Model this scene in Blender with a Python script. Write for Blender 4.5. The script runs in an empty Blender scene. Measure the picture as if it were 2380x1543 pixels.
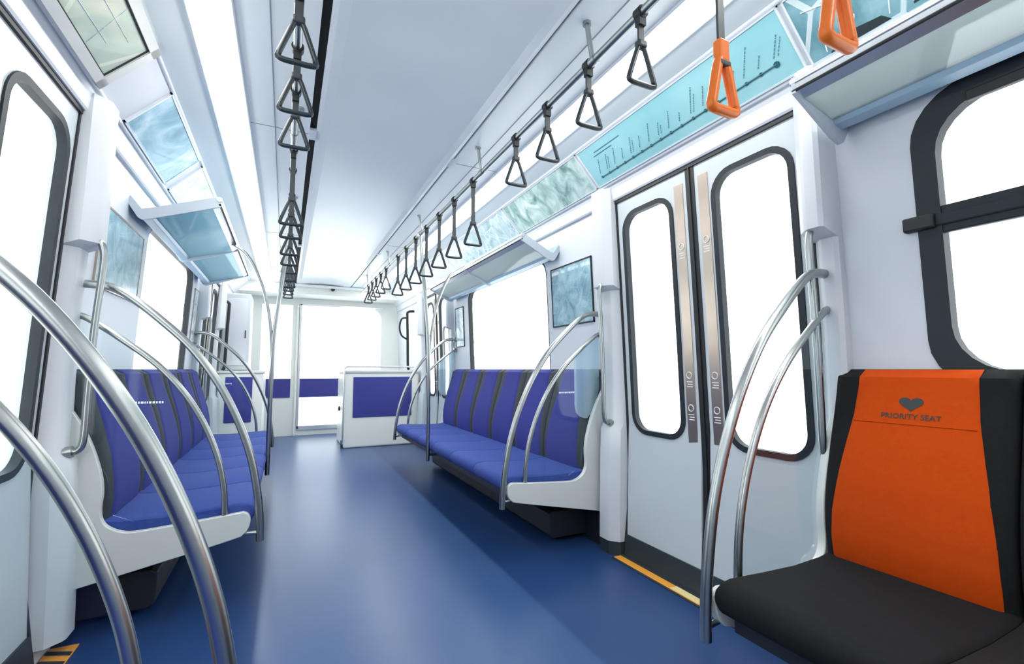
import bpy, bmesh, math, random
from mathutils import Vector, Matrix
random.seed(7)
scn = bpy.context.scene
COL = scn.collection
PI = math.pi

# ------------------------------------------------------------------ camera, world, exposure
F_PX, CX, CY, W, H = 1080.0, 1190.0, 771.5, 2380, 1543
VPX, VPY, CAM_Z = 663.0, 858.0, 1.05
d = Vector((VPX-CX, -(VPY-CY), -F_PX)).normalized()
p = math.atan2(VPY-CY, F_PX)
up = Vector((0, math.cos(p), -math.sin(p)))
xx = d.cross(up).normalized()
R3 = Matrix((xx, d, up))                       # world = R3 @ camera vector
cam = bpy.data.cameras.new('camera'); cam_o = bpy.data.objects.new('camera', cam); COL.objects.link(cam_o)
cam.sensor_width = 36; cam.sensor_fit = 'HORIZONTAL'; cam.lens = F_PX/W*36; cam.clip_start = 0.02
M4 = R3.to_4x4(); M4.translation = Vector((-0.5, 0, CAM_Z)); cam_o.matrix_world = M4
scn.camera = cam_o

world = bpy.data.worlds.new('overcast_sky'); scn.world = world; world.use_nodes = True
wn = world.node_tree; bg = wn.nodes['Background']
bg.inputs[0].default_value = (0.93, 0.97, 1.0, 1); bg.inputs[1].default_value = 3.1
scn.view_settings.view_transform = 'Standard'; scn.view_settings.look = 'None'
scn.view_settings.exposure = 0.18; scn.view_settings.gamma = 1.0; scn.view_settings.use_curve_mapping = False
LAMP = 13.0        # strength of the two ceiling light strips
scn.cycles.max_bounces = 10; scn.cycles.diffuse_bounces = 5; scn.cycles.transparent_max_bounces = 24

# ------------------------------------------------------------------ materials
MT = {}
def mat(name, col, rough=0.5, metal=0.0, noise=0.0, nscale=8.0, spec=0.5, coat=0.0, bump=0.0, emit=None, es=0.0):
    m = bpy.data.materials.new(name); m.use_nodes = True; nt = m.node_tree
    b = nt.nodes['Principled BSDF']
    b.inputs['Base Color'].default_value = (*col, 1); b.inputs['Roughness'].default_value = rough
    b.inputs['Metallic'].default_value = metal; b.inputs['Specular IOR Level'].default_value = spec
    b.inputs['Coat Weight'].default_value = coat
    if emit: b.inputs['Emission Color'].default_value = (*emit, 1); b.inputs['Emission Strength'].default_value = es
    if noise > 0 or bump > 0:
        tc = nt.nodes.new('ShaderNodeTexCoord'); nz = nt.nodes.new('ShaderNodeTexNoise')
        nz.inputs['Scale'].default_value = nscale; nz.inputs['Detail'].default_value = 5
        nt.links.new(tc.outputs['Object'], nz.inputs['Vector'])
        if noise > 0:
            mx = nt.nodes.new('ShaderNodeMix'); mx.data_type = 'RGBA'
            mx.inputs[6].default_value = (*[c*(1-noise) for c in col], 1); mx.inputs[7].default_value = (*[min(1, c*(1+noise)) for c in col], 1)
            nt.links.new(nz.outputs['Fac'], mx.inputs[0]); nt.links.new(mx.outputs[2], b.inputs['Base Color'])
        if bump > 0:
            bp = nt.nodes.new('ShaderNodeBump'); bp.inputs['Strength'].default_value = bump; bp.inputs['Distance'].default_value = 0.002
            nt.links.new(nz.outputs['Fac'], bp.inputs['Height']); nt.links.new(bp.outputs['Normal'], b.inputs['Normal'])
    MT[name] = m; return m
mat('wall_white', (0.645, 0.68, 0.73), 0.38, noise=0.02, nscale=3)
mat('ceiling_white', (0.86, 0.91, 0.93), 0.22, noise=0.02, nscale=2)
mat('ceiling_trim', (0.74, 0.78, 0.83), 0.35, noise=0.02, nscale=2)
mat('column_white', (0.63, 0.66, 0.695), 0.35, noise=0.015, nscale=5)
mat('door_white', (0.56, 0.61, 0.64), 0.32, noise=0.02, nscale=3)
mat('plastic_white', (0.62, 0.65, 0.63), 0.28, noise=0.02, nscale=6, coat=0.2)
mat('console_white', (0.82, 0.84, 0.80), 0.35, noise=0.02, nscale=4)
mat('chrome', (0.40, 0.425, 0.42), 0.30, 1.0, noise=0.05, nscale=20)
mat('bright_metal', (0.85, 0.87, 0.88), 0.28, 1.0, noise=0.03, nscale=20)
mat('seam_grey', (0.25, 0.28, 0.32), 0.5, noise=0.1)
mat('rack_grey', (0.50, 0.56, 0.62), 0.35, noise=0.05, nscale=10)
mat('rack_blue', (0.34, 0.50, 0.62), 0.30, noise=0.05, nscale=10)
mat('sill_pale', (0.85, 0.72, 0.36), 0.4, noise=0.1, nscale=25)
mat('rubber', (0.010, 0.013, 0.016), 0.5, noise=0.2, nscale=30)
mat('window_rubber', (0.018, 0.026, 0.032), 0.5, spec=0.3, noise=0.2, nscale=20)
mat('slot_black', (0.006, 0.006, 0.007), 0.8, noise=0.2)
mat('strap_dark', (0.036, 0.046, 0.050), 0.5, noise=0.15, nscale=60)
mat('handle_grey', (0.022, 0.034, 0.040), 0.32, noise=0.1, nscale=40)
mat('handle_orange', (0.80, 0.17, 0.010), 0.35, noise=0.06, nscale=30)
mat('kick_strip', (0.022, 0.034, 0.040), 0.5, noise=0.2, nscale=20)
mat('sill_orange', (0.85, 0.36, 0.05), 0.4, noise=0.12, nscale=25)
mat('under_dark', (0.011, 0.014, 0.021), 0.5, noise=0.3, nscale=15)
mat('guard_metal', (0.50, 0.42, 0.35), 0.3, 0.9, noise=0.10, nscale=12)
mat('print_dark', (0.02, 0.03, 0.03), 0.6, noise=0.1)
mat('print_line', (0.02, 0.12, 0.14), 0.5, noise=0.1)
mat('print_soft', (0.12, 0.30, 0.36), 0.5, noise=0.1)
mat('print_white', (0.85, 0.88, 0.9), 0.5, noise=0.05)
mat('seat_grey', (0.035, 0.042, 0.052), 0.8, noise=0.25, nscale=90, bump=0.3)
mat('seat_black', (0.009, 0.0095, 0.0105), 0.9, spec=0.2, noise=0.3, nscale=120, bump=0.3)
mat('seat_orange', (0.50, 0.055, 0.0015), 0.85, spec=0.15, noise=0.08, nscale=60, bump=0.3)
mat('panel_blue', (0.035, 0.038, 0.25), 0.5, noise=0.08, nscale=15)
mat('lamp_diffuser', (0.9, 0.9, 0.88), 0.5, noise=0.01, emit=(1.0, 0.985, 0.95), es=LAMP)

def fabric(name, c1, c2):
    m = bpy.data.materials.new(name); m.use_nodes = True; nt = m.node_tree; b = nt.nodes['Principled BSDF']
    b.inputs['Roughness'].default_value = 0.8; b.inputs['Specular IOR Level'].default_value = 0.25
    tc = nt.nodes.new('ShaderNodeTexCoord'); mp = nt.nodes.new('ShaderNodeMapping'); mp.inputs['Scale'].default_value = (8, 40, 8)
    nz = nt.nodes.new('ShaderNodeTexNoise'); nz.inputs['Scale'].default_value = 6; nz.inputs['Detail'].default_value = 6
    mx = nt.nodes.new('ShaderNodeMix'); mx.data_type = 'RGBA'; mx.inputs[6].default_value = (*c1, 1); mx.inputs[7].default_value = (*c2, 1)
    bp = nt.nodes.new('ShaderNodeBump'); bp.inputs['Strength'].default_value = 0.25; bp.inputs['Distance'].default_value = 0.003
    L = nt.links.new
    L(tc.outputs['Object'], mp.inputs['Vector']); L(mp.outputs['Vector'], nz.inputs['Vector']); L(nz.outputs['Fac'], mx.inputs[0])
    L(mx.outputs[2], b.inputs['Base Color']); L(nz.outputs['Fac'], bp.inputs['Height']); L(bp.outputs['Normal'], b.inputs['Normal'])
    MT[name] = m
fabric('seat_blue', (0.024, 0.030, 0.19), (0.040, 0.050, 0.28))
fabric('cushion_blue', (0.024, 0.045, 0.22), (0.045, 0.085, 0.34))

def floor_mat():
    m = bpy.data.materials.new('floor_vinyl'); m.use_nodes = True; nt = m.node_tree; b = nt.nodes['Principled BSDF']; L = nt.links.new
    tc = nt.nodes.new('ShaderNodeTexCoord'); sx = nt.nodes.new('ShaderNodeSeparateXYZ'); L(tc.outputs['Object'], sx.inputs[0])
    ab = nt.nodes.new('ShaderNodeMath'); ab.operation = 'ABSOLUTE'; L(sx.outputs[0], ab.inputs[0])
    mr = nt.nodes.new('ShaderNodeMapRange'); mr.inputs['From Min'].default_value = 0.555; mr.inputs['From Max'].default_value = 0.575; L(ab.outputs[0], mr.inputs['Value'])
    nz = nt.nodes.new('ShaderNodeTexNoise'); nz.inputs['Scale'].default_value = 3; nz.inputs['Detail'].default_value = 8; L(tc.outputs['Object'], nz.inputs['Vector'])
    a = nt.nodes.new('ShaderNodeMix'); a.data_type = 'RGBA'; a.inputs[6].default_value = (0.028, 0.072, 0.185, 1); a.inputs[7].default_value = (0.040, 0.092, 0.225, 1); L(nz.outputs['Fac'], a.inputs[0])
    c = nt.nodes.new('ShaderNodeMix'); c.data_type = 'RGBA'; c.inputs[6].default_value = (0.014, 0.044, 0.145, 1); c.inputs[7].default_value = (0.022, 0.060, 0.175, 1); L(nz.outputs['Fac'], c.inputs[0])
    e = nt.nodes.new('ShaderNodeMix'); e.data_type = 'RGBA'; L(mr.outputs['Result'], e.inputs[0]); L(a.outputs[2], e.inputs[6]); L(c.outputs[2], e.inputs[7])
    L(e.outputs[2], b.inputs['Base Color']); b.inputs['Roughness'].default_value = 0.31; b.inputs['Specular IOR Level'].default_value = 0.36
    MT['floor_vinyl'] = m
floor_mat()

def glass_mat(name, tint, refl=0.10, frost=0.0, fc=(0.72, 0.85, 0.92)):
    m = bpy.data.materials.new(name); m.use_nodes = True; nt = m.node_tree; nt.nodes.remove(nt.nodes['Principled BSDF']); L = nt.links.new
    out = nt.nodes['Material Output']; tr = nt.nodes.new('ShaderNodeBsdfTransparent'); tr.inputs[0].default_value = (*tint, 1)
    gl = nt.nodes.new('ShaderNodeBsdfGlossy'); gl.inputs['Roughness'].default_value = 0.05
    lw = nt.nodes.new('ShaderNodeLayerWeight'); lw.inputs['Blend'].default_value = 0.25
    mr = nt.nodes.new('ShaderNodeMapRange'); mr.inputs['To Min'].default_value = refl*0.5; mr.inputs['To Max'].default_value = min(1, refl*4); L(lw.outputs['Fresnel'], mr.inputs['Value'])
    mx = nt.nodes.new('ShaderNodeMixShader'); L(mr.outputs['Result'], mx.inputs[0]); L(tr.outputs[0], mx.inputs[1]); L(gl.outputs[0], mx.inputs[2])
    last = mx
    if frost > 0:
        df = nt.nodes.new('ShaderNodeBsdfDiffuse'); df.inputs[0].default_value = (*fc, 1)
        tl = nt.nodes.new('ShaderNodeBsdfTranslucent'); tl.inputs[0].default_value = (*fc, 1)
        ad = nt.nodes.new('ShaderNodeMixShader'); ad.inputs[0].default_value = 0.5; L(df.outputs[0], ad.inputs[1]); L(tl.outputs[0], ad.inputs[2])
        m2 = nt.nodes.new('ShaderNodeMixShader'); m2.inputs[0].default_value = frost; L(mx.outputs[0], m2.inputs[1]); L(ad.outputs[0], m2.inputs[2]); last = m2
    L(last.outputs[0], out.inputs['Surface']); MT[name] = m
glass_mat('window_glass', (0.97, 0.99, 0.98), 0.05)
glass_mat('screen_glass', (0.95, 0.985, 0.99), 0.03)
glass_mat('frosted_glass', (0.90, 0.95, 0.98), 0.05, 0.32)
glass_mat('rack_glass', (0.72, 0.84, 0.88), 0.25, 0.5, (0.36, 0.56, 0.64))
glass_mat('rack_glass_pale', (0.80, 0.86, 0.86), 0.35, 0.5, (0.62, 0.68, 0.67))

def art_mat(name, cols, scale=6, distort=1.5, rough=0.25, stretch=(1, 1, 1), line=(0.9, 0.95, 0.95), lw=0.03):
    """printed picture under gloss: noise clouds and thin wandering lines"""
    m = bpy.data.materials.new(name); m.use_nodes = True; nt = m.node_tree; b = nt.nodes['Principled BSDF']; L = nt.links.new
    b.inputs['Roughness'].default_value = rough; b.inputs['Coat Weight'].default_value = 0.3
    tc = nt.nodes.new('ShaderNodeTexCoord'); mp = nt.nodes.new('ShaderNodeMapping'); mp.inputs['Scale'].default_value = stretch
    L(tc.outputs['Object'], mp.inputs['Vector'])
    nz = nt.nodes.new('ShaderNodeTexNoise'); nz.inputs['Scale'].default_value = scale; nz.inputs['Detail'].default_value = 4; nz.inputs['Distortion'].default_value = distort; L(mp.outputs['Vector'], nz.inputs['Vector'])
    cr = nt.nodes.new('ShaderNodeValToRGB'); L(nz.outputs['Fac'], cr.inputs[0])
    el = cr.color_ramp.elements; el[0].position = 0.3; el[0].color = (*cols[0], 1); el[1].position = 0.72; el[1].color = (*cols[-1], 1)
    for i, c in enumerate(cols[1:-1]):
        e = el.new(0.3+0.42*(i+1)/(len(cols)-1)); e.color = (*c, 1)
    vo = nt.nodes.new('ShaderNodeTexVoronoi'); vo.feature = 'DISTANCE_TO_EDGE'; vo.inputs['Scale'].default_value = scale*0.9; L(mp.outputs['Vector'], vo.inputs['Vector'])
    ls = nt.nodes.new('ShaderNodeMath'); ls.operation = 'LESS_THAN'; ls.inputs[1].default_value = lw; L(vo.outputs['Distance'], ls.inputs[0])
    mu = nt.nodes.new('ShaderNodeMath'); mu.operation = 'MULTIPLY'; mu.inputs[1].default_value = 0.6; L(ls.outputs[0], mu.inputs[0])
    mx = nt.nodes.new('ShaderNodeMix'); mx.data_type = 'RGBA'; L(mu.outputs[0], mx.inputs[0]); L(cr.outputs[0], mx.inputs[6]); mx.inputs[7].default_value = (*line, 1)
    L(mx.outputs[2], b.inputs['Base Color']); MT[name] = m
art_mat('art_teal', [(0.10, 0.24, 0.28), (0.22, 0.42, 0.48), (0.40, 0.60, 0.66)], 5, 1.2)
art_mat('art_green', [(0.14, 0.28, 0.27), (0.48, 0.66, 0.63), (0.85, 0.92, 0.90)], 7, 0.8, stretch=(1, 1.2, 1), lw=0.0)
art_mat('art_blue', [(0.12, 0.30, 0.42), (0.28, 0.50, 0.62), (0.60, 0.78, 0.86)], 4, 1.5, lw=0.0)
art_mat('art_screen', [(0.34, 0.42, 0.38), (0.45, 0.54, 0.46), (0.62, 0.62, 0.50)], 4, 1.0, line=(0.7, 0.74, 0.62))
art_mat('art_poster', [(0.10, 0.24, 0.33), (0.22, 0.42, 0.50), (0.38, 0.58, 0.64)], 11, 0.8, line=(0.40, 0.58, 0.64), lw=0.012)
art_mat('art_map', [(0.26, 0.58, 0.62), (0.34, 0.66, 0.70), (0.44, 0.74, 0.77)], 2, 0.3, lw=0.0)
art_mat('art_pale', [(0.30, 0.46, 0.52), (0.55, 0.70, 0.74), (0.80, 0.88, 0.90)], 7, 1.5, lw=0.02)

# ------------------------------------------------------------------ mesh helpers
LOC = {}
class MB:
    def __init__(s): s.v = []; s.f = []
    def add(s, vs, fs):
        n = len(s.v); s.v += [tuple(v) for v in vs]; s.f += [tuple(i+n for i in f) for f in fs]; return s
    def box(s, x0, x1, y0, y1, z0, z1):
        return s.add([(x0,y0,z0),(x1,y0,z0),(x1,y1,z0),(x0,y1,z0),(x0,y0,z1),(x1,y0,z1),(x1,y1,z1),(x0,y1,z1)],
                     [(0,3,2,1),(4,5,6,7),(0,1,5,4),(1,2,6,5),(2,3,7,6),(3,0,4,7)])
    def hexa(s, a, b):               # a, b: two quads (lists of 4 points)
        return s.add(list(a)+list(b), [(3,2,1,0),(4,5,6,7),(0,1,5,4),(1,2,6,5),(2,3,7,6),(3,0,4,7)])
    def prism_y(s, poly, y0, y1):    # poly of (x, z)
        n = len(poly); vs = [(x, y0, z) for x, z in poly]+[(x, y1, z) for x, z in poly]
        return s.add(vs, [tuple(range(n)), tuple(range(2*n-1, n-1, -1))]+[(i, (i+1) % n, (i+1) % n+n, i+n) for i in range(n)])
    def loft(s, loops, closed=True, caps=True):
        n = len(loops[0]); vs = [q for l in loops for q in l]; fs = []
        for k in range(len(loops)-1):
            for i in range(n if closed else n-1):
                j = (i+1) % n; fs.append((k*n+i, k*n+j, (k+1)*n+j, (k+1)*n+i))
        if caps and closed: fs += [tuple(range(n))[::-1], tuple(range((len(loops)-1)*n, len(loops)*n))]
        return s.add(vs, fs)
    def tube(s, path, r, seg=12, closed=False, flat=None):
        P = [Vector(q) for q in path]; n = len(P); rr = r if isinstance(r, (list, tuple)) else [r]*n
        loops = []; prev = None
        for i in range(n):
            if closed: t = (P[(i+1) % n]-P[i-1]).normalized()
            else: t = (P[min(i+1, n-1)]-P[max(i-1, 0)]).normalized()
            if prev is None:
                a = Vector((0,0,1)) if abs(t.z) < 0.9 else Vector((0,1,0)); u = t.cross(a).normalized()
            else: u = (prev-t*prev.dot(t)).normalized()
            prev = u; w = t.cross(u)
            loops.append([tuple(P[i]+(u*math.cos(2*PI*k/seg)+w*math.sin(2*PI*k/seg))*rr[i]) for k in range(seg)])
        if closed: loops.append(loops[0]); return s.loft(loops, caps=False)
        return s.loft(loops)
    def build(s, name, m, parent=None, loc=None, smooth=False, bevel=0.0, bseg=2):
        me = bpy.data.meshes.new(name)
        if parent is not None: L = LOC[parent]
        elif loc is not None: L = Vector(loc)
        else:
            xs = [q[0] for q in s.v]; ys = [q[1] for q in s.v]; zs = [q[2] for q in s.v]
            L = Vector(((min(xs)+max(xs))/2, (min(ys)+max(ys))/2, min(zs)))
        me.from_pydata([(x-L.x, y-L.y, z-L.z) for x, y, z in s.v], [], s.f); me.validate()
        bm = bmesh.new(); bm.from_mesh(me); bmesh.ops.remove_doubles(bm, verts=bm.verts, dist=1e-5)
        bmesh.ops.recalc_face_normals(bm, faces=bm.faces); bm.to_mesh(me); bm.free()
        o = bpy.data.objects.new(name, me); COL.objects.link(o); me.materials.append(MT[m] if isinstance(m, str) else m)
        if smooth:
            for pl in me.polygons: pl.use_smooth = True
            if smooth == 'auto': me.set_sharp_from_angle(angle=math.radians(40))
        if bevel > 0:
            b = o.modifiers.new('bevel', 'BEVEL'); b.width = bevel; b.segments = bseg; b.limit_method = 'ANGLE'; b.angle_limit = math.radians(35)
        if parent is not None: o.parent = parent; LOC[o] = L
        else: o.location = L; LOC[o] = L
        return o
def thing(name, label, cat, loc=(0,0,0), group=None):
    o = bpy.data.objects.new(name, None); COL.objects.link(o); o.empty_display_size = 0.05; o.location = loc; LOC[o] = Vector(loc)
    o['label'] = label; o['category'] = cat
    if group: o['group'] = group
    return o
def tag(o, label, cat, group=None):
    o['label'] = label; o['category'] = cat
    if group: o['group'] = group
    return o
def struct(o): o['kind'] = 'structure'; return o
def sroot(name, loc): 
    o = bpy.data.objects.new(name, None); COL.objects.link(o); o.empty_display_size = 0.05; o.location = loc; LOC[o] = Vector(loc); o['kind'] = 'structure'; return o

def interp(tab, z):
    if z <= tab[0][0]: return tab[0][1]
    for (a, va), (b, vb) in zip(tab, tab[1:]):
        if z <= b: return va+(vb-va)*(z-a)/(b-a)
    return tab[-1][1]
HWT = [(0.0, 1.262), (0.12, 1.278), (0.25, 1.295), (0.4, 1.308), (0.6, 1.310), (0.85, 1.300), (1.2, 1.288), (1.6, 1.270), (2.05, 1.248)]
def hw(z): return interp(HWT, z)
def catmull(pts, n=8):
    out = []; P = [Vector(q) for q in pts]; P = [P[0]*2-P[1]]+P+[P[-1]*2-P[-2]]
    for i in range(1, len(P)-2):
        for k in range(n):
            t = k/n; a, b, c, e = P[i-1], P[i], P[i+1], P[i+2]
            out.append(0.5*((2*b)+(c-a)*t+(2*a-5*b+4*c-e)*t*t+(3*b-a-3*c+e)*t**3))
    out.append(P[-2]); return out
def side_name(s): return 'right' if s > 0 else 'left'

# rounded rectangle loop in (y, z), with the matching point on an outer rectangle
def rr_loop(y0, y1, z0, z1, r, k=6, ns=6):
    pts = []; cs = [(y1-r, z1-r, 0), (y0+r, z1-r, 90), (y0+r, z0+r, 180), (y1-r, z0+r, 270)]
    for ci, (cy, cz, a0) in enumerate(cs):
        for i in range(k+1):
            a = math.radians(a0+90*i/k); pts.append((cy+r*math.cos(a), cz+r*math.sin(a), ci, i))
        ny, nz, na = cs[(ci+1) % 4]; a = math.radians(na); e = (ny+r*math.cos(a), nz+r*math.sin(a)); b = pts[-1]
        for i in range(1, ns): t = i/ns; pts.append((b[0]+(e[0]-b[0])*t, b[1]+(e[1]-b[1])*t, ci, -1))
    return pts
def outer_of(pts, Y0, Y1, Z0, Z1, k=6):
    out = []
    sg = {0: (1, 1), 1: (-1, 1), 2: (-1, -1), 3: (1, -1)}
    for (y, z, ci, i) in pts:
        if i == -1:
            if ci == 0: out.append((y, Z1))
            elif ci == 1: out.append((Y0, z))
            elif ci == 2: out.append((y, Z0))
            else: out.append((Y1, z))
        else:
            cy = Y1 if ci in (0, 3) else Y0; cz = Z1 if ci in (0, 1) else Z0
            # first half of arc slides along the first side, second half along the next
            h = k/2
            first_vert = ci in (0, 2)     # arc starts on the vertical side
            if i == h: out.append((cy, cz))
            elif (i < h) == first_vert: out.append((cy, z))
            else: out.append((y, cz))
    return out
def wallpt(s, y, z, off=0.0, fn=hw): return (s*(fn(z)-off), y, z)
def panel_hole(mb, s, Y0, Y1, Z0, Z1, hole, r, off=0.0, thick=0.05, fn=hw):
    """slab following the wall curve with one rounded opening"""
    a = rr_loop(*hole, r); b = outer_of(a, Y0, Y1, Z0, Z1)
    def L(loop, o): return [wallpt(s, q[0], q[1], o, fn) for q in loop]
    mb.loft([L(b, off-thick), L(b, off), L(a, off), L(a, off-thick), L(b, off-thick)], caps=False)
def ring(mb, s, o_rect, ro, i_rect, ri, off, thick, fn=hw):
    a = rr_loop(*i_rect, ri); b = rr_loop(*o_rect, ro)
    def L(loop, o): return [wallpt(s, q[0], q[1], o, fn) for q in loop]
    mb.loft([L(b, off-thick), L(b, off), L(a, off), L(a, off-thick), L(b, off-thick)], caps=False)
def pane(mb, s, rect, r, off, thick=0.006, fn=hw):
    a = rr_loop(*rect, r); A = [wallpt(s, q[0], q[1], off, fn) for q in a]; B = [wallpt(s, q[0], q[1], off-thick, fn) for q in a]
    n = len(A)
    cy = (rect[0]+rect[1])/2; rows = sorted(set(round(q[1], 5) for q in a))
    # fill as horizontal strips so that it follows the curve
    def strip(o):
        vs = []; fs = []
        for z in rows:
            ys = [q[0] for q in a if abs(q[1]-z) < 1e-4]; vs += [wallpt(s, min(ys), z, o, fn), wallpt(s, max(ys), z, o, fn)]
        for i in range(len(rows)-1): fs.append((2*i, 2*i+1, 2*i+3, 2*i+2))
        mb.add(vs, fs)
    strip(off)
def slab(mb, s, Y0, Y1, Z0, Z1, off=0.0, thick=0.05, n=8, fn=hw):
    loops = []
    for i in range(n+1):
        z = Z0+(Z1-Z0)*i/n
        loops.append([wallpt(s, Y0, z, off, fn), wallpt(s, Y1, z, off, fn), wallpt(s, Y1, z, off-thick, fn), wallpt(s, Y0, z, off-thick, fn)])
    mb.loft(loops)

# ------------------------------------------------------------------ the setting
YN, YC, YF = -2.3, 7.75, 8.25         # rear end, end of the ceiling, front wall
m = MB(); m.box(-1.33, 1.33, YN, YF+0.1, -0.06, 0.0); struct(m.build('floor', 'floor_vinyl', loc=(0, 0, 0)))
# ceiling: gently bowed glossy centre panel, then flat margins
m = MB()
prof = [(-0.392, 2.385), (-0.392, 2.352), (-0.37, 2.347)]+[(-0.33+0.66*i/12, 2.345+0.02*math.sin(PI*i/12)) for i in range(13)]+[(0.37, 2.347), (0.392, 2.352), (0.392, 2.385), (0.392, 2.42), (-0.392, 2.42)]
m.prism_y(prof, YN, YC)
for s in (-1, 1):
    ie = 0.425 if s < 0 else 0.404
    m.box(min(s*ie, s*0.715), max(s*ie, s*0.715), YN, YC, 2.35, 2.40)
    m.box(min(s*0.865, s*1.02), max(s*0.865, s*1.02), YN, YC, 2.35, 2.40)
m.box(-1.33, 1.33, YN, YF+0.1, 2.42, 2.46)
ceil = struct(m.build('ceiling', 'ceiling_white', loc=(0, 0, 2.35)))
ti = 1
for s in (-1, 1):       # black air slots
    m = MB()
    for a, b in ((YN, 2.67), (2.78, 5.30), (5.36, YC)):
        m.box(min(s*0.392, s*0.425), max(s*0.392, s*0.425), a, b, 2.368, 2.378)
    o = struct(m.build('trim_%d' % ti, 'slot_black')); ti += 1
    m = MB()
    for a, b in ((2.67, 2.78), (5.30, 5.36)): m.box(min(s*0.390, s*0.428), max(s*0.390, s*0.428), a, b, 2.346, 2.362)
    struct(m.build('trim_%d' % ti, 'ceiling_trim')); ti += 1
    # cross seam and long seam of the margin panels
    m = MB()
    for yy in (0.6, 2.72, 4.9, 6.6): m.box(min(s*0.43, s*0.71), max(s*0.43, s*0.71), yy, yy+0.004, 2.3485, 2.3505)
    sm = 0.592 if s < 0 else 0.545
    m.box(min(s*sm, s*(sm+0.004)), max(s*sm, s*(sm+0.004)), YN, YC, 2.3480, 2.3505)
    struct(m.build('trim_%d' % ti, 'seam_grey')); ti += 1
# sloping cove, header above doors and windows
def slp(s, y, t, off=0.0):      # point on the slope; t 0 at the top, 1 at the bottom; off into the room
    x0, z0, x1, z1 = 1.015, 2.350, 1.208, 2.145
    nx, nz = -(z0-z1), -(x1-x0); l = math.hypot(nx, nz)
    return (s*(x0+(x1-x0)*t+nx/l*off), y, z0+(z1-z0)*t+nz/l*off)
for s in (-1, 1):
    m = MB()
    m.prism_y([(s*x, z) for x, z in ((1.015, 2.35), (1.208, 2.145), (1.218, 2.12), (1.226, 2.06), (1.232, 2.052), (1.33, 2.052), (1.33, 2.42), (1.015, 2.42))], YN, 8.2)
    struct(m.build('trim_%d' % ti, 'wall_white')); ti += 1
    m = MB()       # raised beads along both edges of the cove
    for t in (0.02, 0.97):
        m.tube([slp(s, YN, t, 0.0), slp(s, YC, t, 0.0)], 0.010, 8)
    struct(m.build('trim_%d' % ti, 'ceiling_trim', smooth=True)); ti += 1

DOORS = {1: [(1.045, 2.17), (5.33, 6.45)], -1: [(1.05, 2.28), (5.36, 6.50)]}
WINS = {1: [(-0.75, 0.725, 0.985, 1.900), (3.02, 4.72, 0.93, 1.90)], -1: [(-0.75, 0.62, 0.98, 1.885), (3.38, 4.90, 0.93, 1.93)]}
WR0 = 0.11
win_no = 1
for s in (1, -1):
    m = MB(); ZT = 2.052
    (d0, d1), (e0, e1) = DOORS[s]
    segs = [(YN, d0, WINS[s][0]), (d1, e0, WINS[s][1])]
    for a, b, (w0, w1, z0, z1) in segs:
        slab(m, s, a, w0-0.1, 0, ZT); slab(m, s, w1+0.1, b, 0, ZT)
        slab(m, s, w0-0.1, w1+0.1, 0, z0-0.06, n=6); slab(m, s, w0-0.1, w1+0.1, z1+0.06, ZT, n=2)
        panel_hole(m, s, w0-0.1, w1+0.1, z0-0.06, z1+0.06, (w0, w1, z0, z1), (0.155 if w0 < 0 else 0.13))
    slab(m, s, e1, YF, 0, ZT)
    struct(m.build('wall_'+side_name(s), 'wall_white', smooth='auto'))
    for wi, (w0, w1, z0, z1) in enumerate(WINS[s]):
        near = wi == 0; WR = 0.135 if near else WR0
        r = sroot('window_%d' % win_no, (s*1.28, (w0+w1)/2, z0)); win_no += 1
        fw = 0.058 if near else 0.022
        m = MB(); ring(m, s, (w0-0.002, w1+0.002, z0-0.002, z1+0.002), WR+0.02, (w0+fw, w1-fw, z0+fw, z1-fw), WR, 0.006 if near else -0.006, 0.04)
        m.build('window_frame', 'window_rubber' if near else 'rubber', r, smooth='auto')
        m = MB(); pane(m, s, (w0+fw-0.004, w1-fw+0.004, z0+fw-0.004, z1-fw+0.004), WR, -0.022); m.build('window_pane', 'window_glass', r, smooth=True)
        if near:
            m = MB(); slab(m, s, w0+0.03, w1-0.03, 1.462, 1.545, 0.002, 0.02, n=2); slab(m, s, w0+0.03, w1-0.03, 1.485, 1.52, 0.010, 0.012, n=1)
            m.build('transom_bar', 'window_rubber', r, bevel=0.004)
            m = MB(); slab(m, s, w1-0.045, w1+0.035, 1.480, 1.525, 0.024, 0.03, n=1); m.build('window_latch', 'rubber', r, bevel=0.006)
            m = MB(); slab(m, s, w1-0.36, w1-0.14, z1-0.075, z1-0.045, 0.014, 0.02, n=1); m.build('vent_catch', 'rubber', r, bevel=0.004)

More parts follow.
